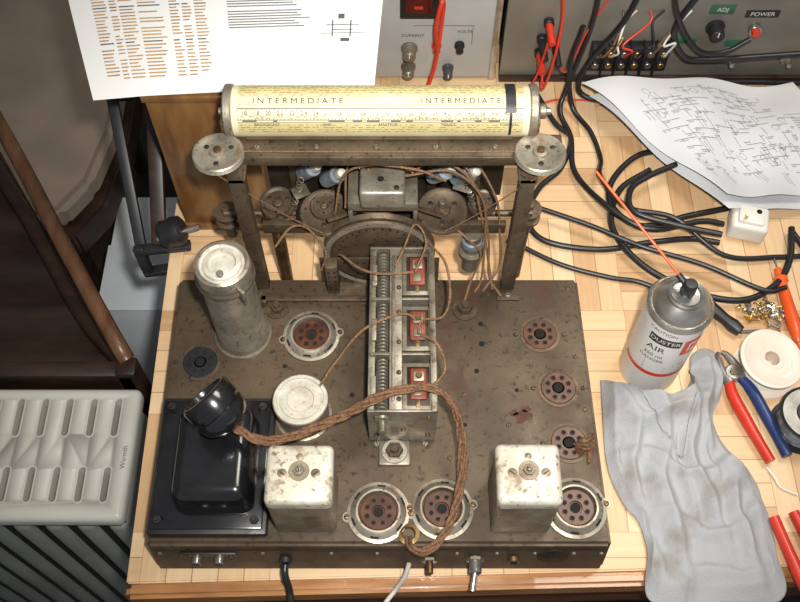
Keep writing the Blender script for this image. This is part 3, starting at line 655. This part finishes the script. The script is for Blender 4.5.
# ---------------------------------------------------------------- black cables
def z(l,h): return [(x,y,h) for x,y in l]
def cable(pts,r): tube('black_test_cable',None,RUB,pts,r)
cable(z([(.162,.79),(.184,.735),(.201,.712),(.185,.668),(.158,.639),(.142,.60),(.158,.568),(.217,.556),(.273,.565),(.320,.570),(.350,.565)],.0042),.0034)
cable([(.50,.655,.004),(.453,.650,.004),(.415,.625,.0045),(.370,.612,.0045),(.323,.601,.0045),(.266,.587,.0045),(.238,.614,.0045),(.242,.649,.005),(.278,.686,.006),(.33,.693,.006)],.0036)
cable(z([(.285,.66),(.247,.631),(.233,.583),(.257,.535),(.306,.500),(.356,.488),(.396,.506),(.419,.538),(.43,.58)],.011),.0036)
cable(z([(.135,.61),(.156,.601),(.209,.578),(.261,.551),(.323,.528),(.380,.497),(.405,.50)],.0175),.0028)
cable([(.60,.795,.006),(.494,.797,.006),(.414,.799,.006),(.351,.796,.006),(.290,.786,.006),(.240,.766,.01),(.213,.774,.02),(.220,.780,.06),(.25,.785,.12),(.265,.800,.17),(.27,.80,.21)],.0034)
cable([(.62,.79,.05),(.52,.785,.066),(.476,.788,.064),(.430,.790,.058),(.362,.790,.052),(.330,.788,.06),(.31,.79,.10),(.33,.800,.15),(.34,.80,.2)],.0038)
cable(z([(.118,.57),(.172,.538),(.224,.521),(.256,.515),(.285,.50)],.0035),.0028)
cable([(.205,.785,.11),(.197,.775,.06),(.205,.755,.012),(.225,.72,.005),(.232,.68,.0055),(.225,.640,.0225),(.25,.60,.022),(.30,.585,.022),(.35,.545,.010),(.41,.545,.006),(.46,.55,.004)],.003)
cable(z([(.31,.655),(.28,.640),(.255,.620),(.255,.590),(.30,.572),(.345,.560)],.0275),.0034)
cable([(.40,.79,.085),(.375,.785,.07),(.345,.78,.075),(.32,.785,.10),(.30,.79,.14),(.29,.80,.19)],.003)
cable(z([(.43,.58),(.442,.545),(.44,.50),(.425,.47),(.44,.43)],.0075),.0034)
cable([(.205,.80,.21),(.215,.79,.15),(.212,.785,.09),(.196,.765,.03),(.19,.745,.012),(.20,.71,.008),(.20,.66,.0075),(.225,.61,.0165),(.27,.575,.0165),(.33,.585,.0165),(.355,.583,.014)],.0032)
G=group('power_plug_adapter',(.385,.58,0))
box('body',G,WPL,.362,.402,.568,.602,0,.026,bev=.005,rotz=-.25,seg=3); box('face_step',G,WPL,.368,.396,.573,.597,.024,.030,bev=.003,rotz=-.25)
cyl('earth_pin',G,BRS,(.374,.580,.029),(.372,.578,.040),.002); cyl('pin_hole',G,HOLE,(.390,.588,.0298),(.390,.588,.0303),.003)
# ---------------------------------------------------------------- schematic sheet
G=group('schematic_sheets',(.38,.70,0))
def sch(u,v,o=0):
    A=Vector((.213,.768,0));B=Vector((.470,.783,0));Cc=Vector((.515,.625,0));D=Vector((.352,.600,0))
    p=A*(1-u)*(1-v)+B*u*(1-v)+Cc*u*v+D*(1-u)*v
    z_=.036+.010*math.sin(u*5+v*2)+.006*math.sin(v*6-u*3+1)+.004*math.sin(u*13+v*9)-.004*(1-u)+.012*max(0,v-.75)*4*u
    return (p.x,p.y,z_+o)
sheet('top_sheet',G,PAP2,sch,40,30)
sheet('under_sheet',G,PAP2,lambda u,v:(sch(u,v)[0]+.010-.006*v,sch(u,v)[1]-.010,sch(u*.98,v*.97)[2]*.8-.004+.003*math.sin(9*u)),40,30)
Q=[];f=lambda u,v:sch(u,v,.0009)
w=.0018
for k in range(190):
    u=round((.08+.72*random.random())/.02)*.02; v=round((.10+.72*random.random())/.03)*.03; l=random.uniform(.02,.12)
    if random.random()<.5:
        for s in range(4): Q.append((u+l*s/4,v,u+l*(s+1)/4,v+w*1.6))
    else:
        for s in range(4): Q.append((u,v+l*s/4,u+w,v+l*(s+1)/4))
    if random.random()<.6:
        for t in range(random.randint(2,5)): Q.append((u+.004+t*.006,v+.010,u+.0065+t*.006,v+.017))
for k in range(18):
    u=.12+.66*random.random(); v=.14+.62*random.random(); n=16; rr=.016
    for i in range(n):
        a=2*math.pi*i/n; x=u+rr*math.cos(a); y=v+rr*1.5*math.sin(a); Q.append((x-.0014,y-.0022,x+.0014,y+.0022))
for row in range(12): Q.append((.82,.40+.022*row,.82+random.uniform(.05,.11),.4035+.022*row))
quads('circuit_print',G,INKG,Q,f)
# ---------------------------------------------------------------- spray can
sx,sy=.252,.415
G=group('aerosol_can',(sx,sy,0))
lathe('can_body',G,CANL,[(0,0),(.026,0),(.0285,.002),(.029,.005),(.029,.128)],(sx,sy,0),seg=64)
lathe('can_shoulder',G,STEEL,[(.029,.126),(.0302,.128),(.0302,.131),(.0285,.133),(.0268,.132),(.026,.136),(.021,.143),(.0165,.147),(.0165,.150),(.015,.1515),(.013,.1505),(.0125,.148),(.006,.1475),(.0035,.1475),(.0035,.152),(0,.152)],(sx,sy,0),seg=64)
lathe('nozzle',G,BLM,[(0,0),(.0065,0),(.0068,.002),(.0062,.013),(.005,.015),(0,.0155)],(sx,sy,.152),seg=24)
cyl('nozzle_port',G,BLM,(sx-.003,sy+.004,.160),(sx-.009,sy+.0115,.163),.0028,seg=14)
tube('red_straw',G,ORA,[(sx-.006,sy+.008,.162),(.212,.464,.180),(.174,.512,.198)],.0013,4,8)
def canf(a0,h0): return lambda u,v:(sx+.0294*math.sin(a0+u/.029),sy-.0294*math.cos(a0+u/.029),h0+v)
def canpatch(nm,m,a0,a1,h0,h1):
    vs=[];N=48
    for i in range(N+1):
        a=a0+(a1-a0)*i/N; vs+=[(sx+.0292*math.sin(a),sy-.0292*math.cos(a),h0),(sx+.0292*math.sin(a),sy-.0292*math.cos(a),h1)]
    return mk(nm,vs,[(2*i,2*i+2,2*i+3,2*i+1) for i in range(N)],m,G)
canpatch('label_dark_band',BLM,-.95,.1,.100,.112); canpatch('label_red_block',REDP,.2,1.0,.084,.112); canpatch('label_red_band',REDP,-1.6,1.6,.040,.046)
text('label_text',G,WPL,'DUSTER',.008,canf(-.42,.106))
for h,s,sz in ((.120,'CAUTION',.006),(.090,'AIR',.012),(.078,'350 ml',.007),(.070,'DANGER',.006)): text('label_text',G,INK,s,sz,canf(-.60,h))
quads('label_small_print',G,INKG,[(-.022,-.0030*row,-.022+random.uniform(.02,.04),.001-.0030*row) for row in range(7)],canf(0,.066))
text('label_logo',G,WPL,'D',.022,canf(.6,.098))
# ---------------------------------------------------------------- rag
out=[(.202,.400),(.216,.398),(.226,.383),(.245,.376),(.264,.377),(.285,.388),(.294,.404),(.298,.428),(.318,.434),(.327,.412),(.322,.385),(.308,.358),(.318,.326),(.334,.306),(.343,.267),(.345,.229),(.340,.183),(.268,.178),(.222,.183),(.225,.225),(.222,.250),(.209,.272),(.199,.306),(.199,.347)]
cb=spline([(x,y,0) for x,y in out]+[(*out[0],0)],8)[:-1]
cc=Vector((.268,.31,0)); NR=84; vs=[];fs=[]
# hand-placed fold crests: (points, height, half width)
FO=[([(.214,.385),(.228,.345),(.222,.30),(.226,.262)],.013,.0075),
([(.246,.376),(.258,.335),(.246,.285),(.258,.225),(.250,.182)],.017,.009),
([(.284,.39),(.286,.35),(.279,.312),(.292,.262),(.300,.182)],.018,.008),
([(.310,.43),(.308,.395),(.298,.36),(.300,.33)],.015,.007),
([(.320,.425),(.320,.40),(.311,.37)],.010,.005),
([(.204,.362),(.236,.352),(.268,.358),(.302,.372)],.012,.006),
([(.205,.318),(.238,.322),(.262,.302),(.290,.300),(.322,.318)],.013,.007),
([(.326,.305),(.312,.275),(.316,.235),(.322,.184)],.016,.008),
([(.232,.262),(.262,.256),(.285,.240),(.312,.252),(.336,.270)],.011,.006),
([(.230,.232),(.236,.208),(.232,.184)],.010,.006),
([(.270,.345),(.262,.315),(.270,.285),(.272,.245),(.278,.205)],.010,.005),
([(.212,.338),(.222,.325),(.240,.300),(.240,.270)],.008,.0045),
([(.300,.345),(.292,.325),(.300,.295)],.009,.0045),
([(.255,.205),(.275,.212),(.300,.205),(.330,.212)],.009,.005)]
FO=[([(p.x,p.y) for p in spline([(x,y,0) for x,y in P_],5)],h,w_) for P_,h,w_ in FO]
def fold(x,y):
    x+=.004*noise.noise(Vector((x*40,y*40,.5))); y+=.004*noise.noise(Vector((x*40,y*40,9.5)))
    s=0
    for P_,h,w_ in FO:
        best=1e9;sd=1;tt=0;n=len(P_)
        for i in range(n-1):
            ax,ay=P_[i];bx,by=P_[i+1]; dx=bx-ax;dy=by-ay; t=((x-ax)*dx+(y-ay)*dy)/(dx*dx+dy*dy); t=0 if t<0 else (1 if t>1 else t)
            ex=x-ax-t*dx;ey=y-ay-t*dy; d=ex*ex+ey*ey
            if d<best: best=d; sd=1 if dx*ey-dy*ex>0 else -1; tt=(i+t)/(n-1)
        d=math.sqrt(best); wd=w_*(.75 if sd>0 else 1.7)
        s+=(h*(.55+.45*math.sin(math.pi*tt))*math.exp(-(d/wd)**1.6))**2
    return math.sqrt(s)
def clothz(x,y,k):
    env=min(1,(1-k)*8)
    bulge=.034*math.exp(-(((x-.255)/.050)**2+((y-.372)/.026)**2))+.005+.003*noise.noise(Vector((x*30,y*30,2)))+.0012*noise.noise(Vector((x*110,y*110,2)))
    f_=fold(x,y)
    return .002+env*(bulge+f_)+.45*(1-env)*f_
N=len(cb)
for j in range(1,NR+1):
    k=j/NR
    for i,p in enumerate(cb):
        q_=cc+(p-cc)*k; wv=.004*noise.noise(Vector((i*.21,3.3,0)))*k*k
        d_=(p-cc).normalized(); vs.append((q_.x+d_.x*wv*(0 if q_.x<.21 else 1),q_.y+d_.y*wv*(0 if q_.y>.37 else 1),max(.0016,clothz(q_.x,q_.y,k))))
vs.append((cc.x,cc.y,clothz(cc.x,cc.y,0)))
for j in range(NR-1):
    for i in range(N):
        i2=(i+1)%N; fs.append((j*N+i,j*N+i2,(j+1)*N+i2,(j+1)*N+i))
for i in range(N): fs.append((len(vs)-1,(i+1)%N,i))
o=mk('cleaning_rag',vs,fs,CLO,None,ang=180)
sm=o.modifiers.new('thickness','SOLIDIFY'); sm.thickness=.0014; sm.offset=-1
# ---------------------------------------------------------------- spools, tools
G=group('solder_reel',(.367,.412,0))
lathe('reel_flange_bottom',G,PINK,[(0.007,0),(.031,0),(.032,.001),(.032,.002),(.007,.002)],(.369,.412,0),seg=48)
lathe('reel_core_wire',G,WPL,[(.02,.002),(.024,.002)]+[(.024+.0008*(i%2),.002+.0012*i) for i in range(1,20)]+[(.02,.026)],(.369,.412,0),seg=40)
lathe('reel_flange_top',G,PINK,[(.0075,-.02),(.0075,.0),(.0075,.0022),(.012,.0022),(.0125,.0015),(.027,.0015),(.0285,.0025),(.0315,.0022),(.032,.0012),(.0315,0),(.0075,0)],(.369,.412,.026),(.08,-.06,1),seg=48)
lathe('reel_hole',G,PINK,[(0,0),(.007,0)],(.369,.412,.010),seg=20)
G=group('solder_reel',(.388,.350,0))
lathe('reel_flange_bottom',G,BLM,[(0.006,0),(.028,0),(.029,.001),(.029,.0025),(.006,.0025)],(.392,.350,0),seg=44)
lathe('solder_winding',G,SOLD,[(.01,.0025)]+[(.0225+.0010*(i%2),.003+.0011*i) for i in range(26)]+[(.01,.032)],(.392,.350,0),seg=40)
lathe('reel_flange_top',G,BLM,[(.006,-.02),(.006,0),(.008,.003),(.013,.003),(.0135,.0012),(.0265,.0012),(.028,.0022),(.029,.001),(.0285,0),(.02,0)],(.392,.350,.032),seg=44)
lathe('reel_label',G,STEEL,[(.0136,.0014),(.0262,.0014)],(.392,.350,.032),seg=44)
lathe('reel_bore',G,HOLE,[(0,0),(.006,0)],(.392,.350,.015),seg=20)
def pliers(name,pivot,ang,open_,ma,mb,jaw=.045,hl=.10):
    G=group(name,(pivot[0],pivot[1],0)); d=Vector((math.cos(ang),math.sin(ang),0)); n=Vector((-d.y,d.x,0)); p=Vector((*pivot,.008))
    for s,m in ((-1,ma),(1,mb)):
        pts=[p+n*s*.004,p-d*.02+n*s*.010,p-d*hl*.55+n*s*(.008+open_*.6),p-d*hl+n*s*(.005+open_)]
        vs,fs=sweep(spline([tuple(q) for q in pts],10),lambda t:.0038+.0022*math.sin(min(1,t*1.2)*math.pi*.8),12); mk('handle_grip',vs,fs,m,G,ang=60)
        jp=[p-d*.008+n*s*.006,p+d*.006+n*s*.008,p+d*.02+n*s*.0055,p+d*jaw+n*s*.0018]
        vs,fs=sweep(spline([tuple(q) for q in jp],8),lambda t:.0062-.004*t,10); mk('jaw',vs,fs,STEEL,G,ang=60)
    lathe('pivot',G,STEEL,cylp(.0085,.011),(p.x,p.y,.003),seg=24); lathe('pivot_screw',G,ZN,cylp(.004,.002),(p.x,p.y,.014),seg=16)
pliers('combination_pliers',(.334,.404),math.radians(108),.004,BLUE,REDP,.026,.094)
pliers('side_cutters',(.380,.165),math.radians(-76),.005,REDP,REDP,.04,.098)
tube('cable_tie',None,WPL,[(.352,.308,.002),(.357,.298,.003),(.362,.288,.002),(.376,.281,.002)],.0012)
G=group('screwdriver',(.34,.47,0))
lathe('handle',G,BLM,[(0,0),(.006,.001),(.0075,.01),(.006,.02),(.0078,.045),(.0075,.07),(.005,.078),(.0035,.08)],(.352,.452,.008),(-.55,.6,0),seg=16)
cyl('blade',G,STEEL,(.352,.452,.0075),(.372,.455,.0045),.002)
G=group('test_probe',(.408,.49,0))
lathe('probe_handle',G,ORA,[(0,0),(.0035,.001),(.0042,.01),(.0075,.013),(.0075,.018),(.0055,.020),(.0065,.05),(.0072,.07),(.0052,.085),(.003,.09),(0,.09)],(.405,.530,.008),(.04,-.9,.0),seg=20)
tube('probe_lead',G,ORA,[(.409,.441,.007),(.412,.42,.006),(.425,.40,.004),(.45,.39,.003)],.0018); cyl('probe_tip',G,STEEL,(.405,.530,.008),(.4044,.545,.007),.0009)
parts=[];parts2=[]
for k in range(60):
    x=.383+random.gauss(0,.013); y=.478+random.gauss(0,.008); a=random.uniform(0,6.28); l=random.uniform(.004,.010); h=.0025+abs(random.gauss(0,.002))
    d=Vector((math.cos(a),math.sin(a),random.uniform(-.1,.2)))
    (parts if k%2 else parts2).append(join([latheg(cylp(.0013,l),(x,y,h),d,8),latheg(cylp(.0028,.0018),(x,y,h),-d,10)]))
G=group('loose_screws',(.386,.476,0)); mk('brass_screws',*join(parts),BRS,G); mk('steel_screws',*join(parts2),STEEL,G)
# ---------------------------------------------------------------- left side: clamp
G=group('clamp_bracket',(-.27,.60,0))
def bar(n,a,b_,w,m=BLM):
    a=Vector(a);b_=Vector(b_); d=b_-a; mid=(a+b_)/2; q_=Vector((0,1,0)).rotation_difference(d.normalized())
    vs,fs=boxg(-w/2,w/2,-d.length/2,d.length/2,-w/3,w/3,w*.15); return mk(n,[tuple(q_@Vector(v)+mid) for v in vs],fs,m,G)
bar('arm_outer',(-.283,.552,-.012),(-.310,.692,.10),.012); bar('arm_inner',(-.262,.560,.008),(-.264,.692,.105),.016,DWD)
bar('arm_top',(-.314,.690,.10),(-.255,.690,.105),.012); bar('jaw_lower',(-.288,.552,-.036),(-.235,.560,-.036),.012); bar('jaw_back',(-.283,.552,-.04),(-.283,.552,.014),.012); bar('jaw_upper',(-.288,.552,.008),(-.228,.560,.007),.012)
lathe('clamp_knob',G,BLM,[(0,0),(.009,0),(.0145,.002),(.016,.005),(.015,.012),(.017,.016),(.016,.024),(.012,.027),(0,.027)],(-.258,.562,.022),(.9,.15,.25),seg=12)
cyl('clamp_screw',G,STEEL,(-.262,.560,.018),(-.215,.568,.031),.003)
# ---------------------------------------------------------------- oil radiator
G=group('oil_filled_radiator',(-.46,.38,-.75))
x0,x1,y0,y1=-.64,-.306,.302,.462
def stad(cx,cy,w,l):
    pts=[]
    for k in range(9): a=math.pi*k/8; pts.append((cx+w/2*math.cos(a),cy+l/2-w/2+w/2*math.sin(a)))
    for k in range(9): a=math.pi+math.pi*k/8; pts.append((cx+w/2*math.cos(a),cy-l/2+w/2+w/2*math.sin(a)))
    return pts
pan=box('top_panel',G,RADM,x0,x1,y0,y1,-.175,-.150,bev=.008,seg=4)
parts=[]
cols=[-.330-.0285*i for i in range(11)]
SL=((.424,.046),(.343,.040))
for i,x in enumerate(cols):
    for cy,l in SL:
        P_=stad(x,cy,.0075,l); n=len(P_); parts.append(([(a,b_,-.20) for a,b_ in P_]+[(a,b_,-.14) for a,b_ in P_],[tuple(range(n)),tuple(range(2*n-1,n-1,-1))]+[(k,(k+1)%n,n+(k+1)%n,n+k) for k in range(n)]))
cut=mk('cutter',*join(parts),HOLE,G,smooth=False)
bo=pan.modifiers.new('b','BOOLEAN'); bo.object=cut; bo.operation='DIFFERENCE'; bo.solver='EXACT'
bpy.context.view_layer.update(); dg=bpy.context.evaluated_depsgraph_get(); nm=bpy.data.meshes.new_from_object(pan.evaluated_get(dg)); pan.modifiers.clear(); pan.data=nm; bpy.data.objects.remove(cut)
parts=[]
for i,x in enumerate(cols):
    for cy,l in SL:
        q_=[Vector((a,b_,-.1497)) for a,b_ in stad(x,cy,.0095,l+.003)]; q_.append(q_[0]); parts.append(sweep(q_,.0010,5))
mk('slot_rims',*join(parts),RADM,G)
for i in range(9):
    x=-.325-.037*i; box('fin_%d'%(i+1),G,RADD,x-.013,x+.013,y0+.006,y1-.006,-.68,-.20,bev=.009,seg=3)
box('core_shade',G,BLM,x0+.01,x1-.01,y0+.012,y1-.012,-.64,-.185,bev=.002)  # black block: shade behind the slots put into its colour
for x in (-.60,-.35):
    box('foot',G,BLM,x-.02,x+.02,y0-.03,y1,-.735,-.70,bev=.004); box('foot_bracket',G,BLM,x-.01,x+.01,y0+.02,y1-.02,-.71,-.66,bev=.002)
    for y in (y0-.015,y1-.016): lathe('castor',G,BLM,cylp(.015,.02),(x-.01,y,-.735),(1,0,0),seg=20)
text('radiator_lettering',G,INKG,'Warmth',.008,lambda u,v:(-.3140-v,.375+u,-.1496))
# ---------------------------------------------------------------- armchair
G=group('wooden_armchair',(-.68,.85,-.75))
seat=[(-.93,.80),(-.59,.80),(-.515,.82),(-.478,.88),(-.460,.98),(-.462,1.10),(-.480,1.20),(-.515,1.30),(-.95,1.30)]
prism('seat_cushion',G,SEAT,seat,-.345,-.295,.012)
prism('seat_frame',G,DWD,[(x+(.010 if x>-.6 else -.005),y+(-.012 if y<.9 else .01)) for x,y in seat],-.40,-.345,.004)
tube('curved_arm',G,RWD,[(-.66,1.0,-.10),(-.575,.885,-.095),(-.49,.755,-.095),(-.41,.625,-.10),(-.340,.515,-.115),(-.322,.488,-.13)],.010,8,10)
tube('side_rail',G,DWD,[(-.63,.90,-.17),(-.50,.72,-.17),(-.40,.57,-.17),(-.328,.490,-.16)],.010,8,8)
sheetp=lambda u,v:(-.72+(u*( (-.335-.66*(v*.36))+.72)),.492+v*.36,-.175-.012*v+.0022*math.sin(v*30))
sheet('woven_back_panel',G,DWD,sheetp,10,60)
box('crest_rail',G,DWD,-.72,-.316,.474,.496,-.20,-.145,bev=.005)
for (x,y,h) in ((-.326,.486,-.14),(-.70,.486,-.16),(-.56,1.26,-.34),(-.92,1.26,-.34),(-.92,.84,-.34),(-.545,.86,-.34)):
    box('leg',G,DWD,x-.012,x+.012,y-.012,y+.012,-.75,h,bev=.003)
box('stretcher',G,DWD,-.70,-.32,.480,.492,-.62,-.59,bev=.002)
G=group('white_carton',(-.44,.84,-.75))
box('carton_body',G,BLUW,-.475,-.375,.72,.94,-.75,-.42,bev=.003); box('carton_flap',G,BLUW,-.477,-.373,.718,.84,-.42,-.417,bev=.0005)
# ---------------------------------------------------------------- camera & light
cam=bpy.data.cameras.new('camera'); cam.lens=930/800*36; cam.sensor_width=36; cam.clip_start=.02
co=bpy.data.objects.new('camera',cam); co.location=(0,0,T+.855); co.rotation_euler=(math.radians(30),0,0); COL.objects.link(co); scn.camera=co
l=bpy.data.lights.new('camera_flash','SPOT'); l.energy=54; l.color=(1,.975,.93); l.spot_size=math.radians(68); l.spot_blend=1.0; l.shadow_soft_size=.018
o=bpy.data.objects.new('camera_flash',l); o.location=(.05,.025,T+.905); o.rotation_euler=(math.radians(29),0,0); COL.objects.link(o)
l=bpy.data.lights.new('ceiling_lamp','AREA'); l.size=.5; l.energy=13; l.color=(1,.92,.80)
o=bpy.data.objects.new('ceiling_lamp',l); o.location=(.6,.8,T+1.6); COL.objects.link(o)
w=bpy.data.worlds.new('world'); scn.world=w; w.use_nodes=True; w.node_tree.nodes['Background'].inputs[0].default_value=(.9,.95,1,1); w.node_tree.nodes['Background'].inputs[1].default_value=.26
scn.view_settings.view_transform='Standard'
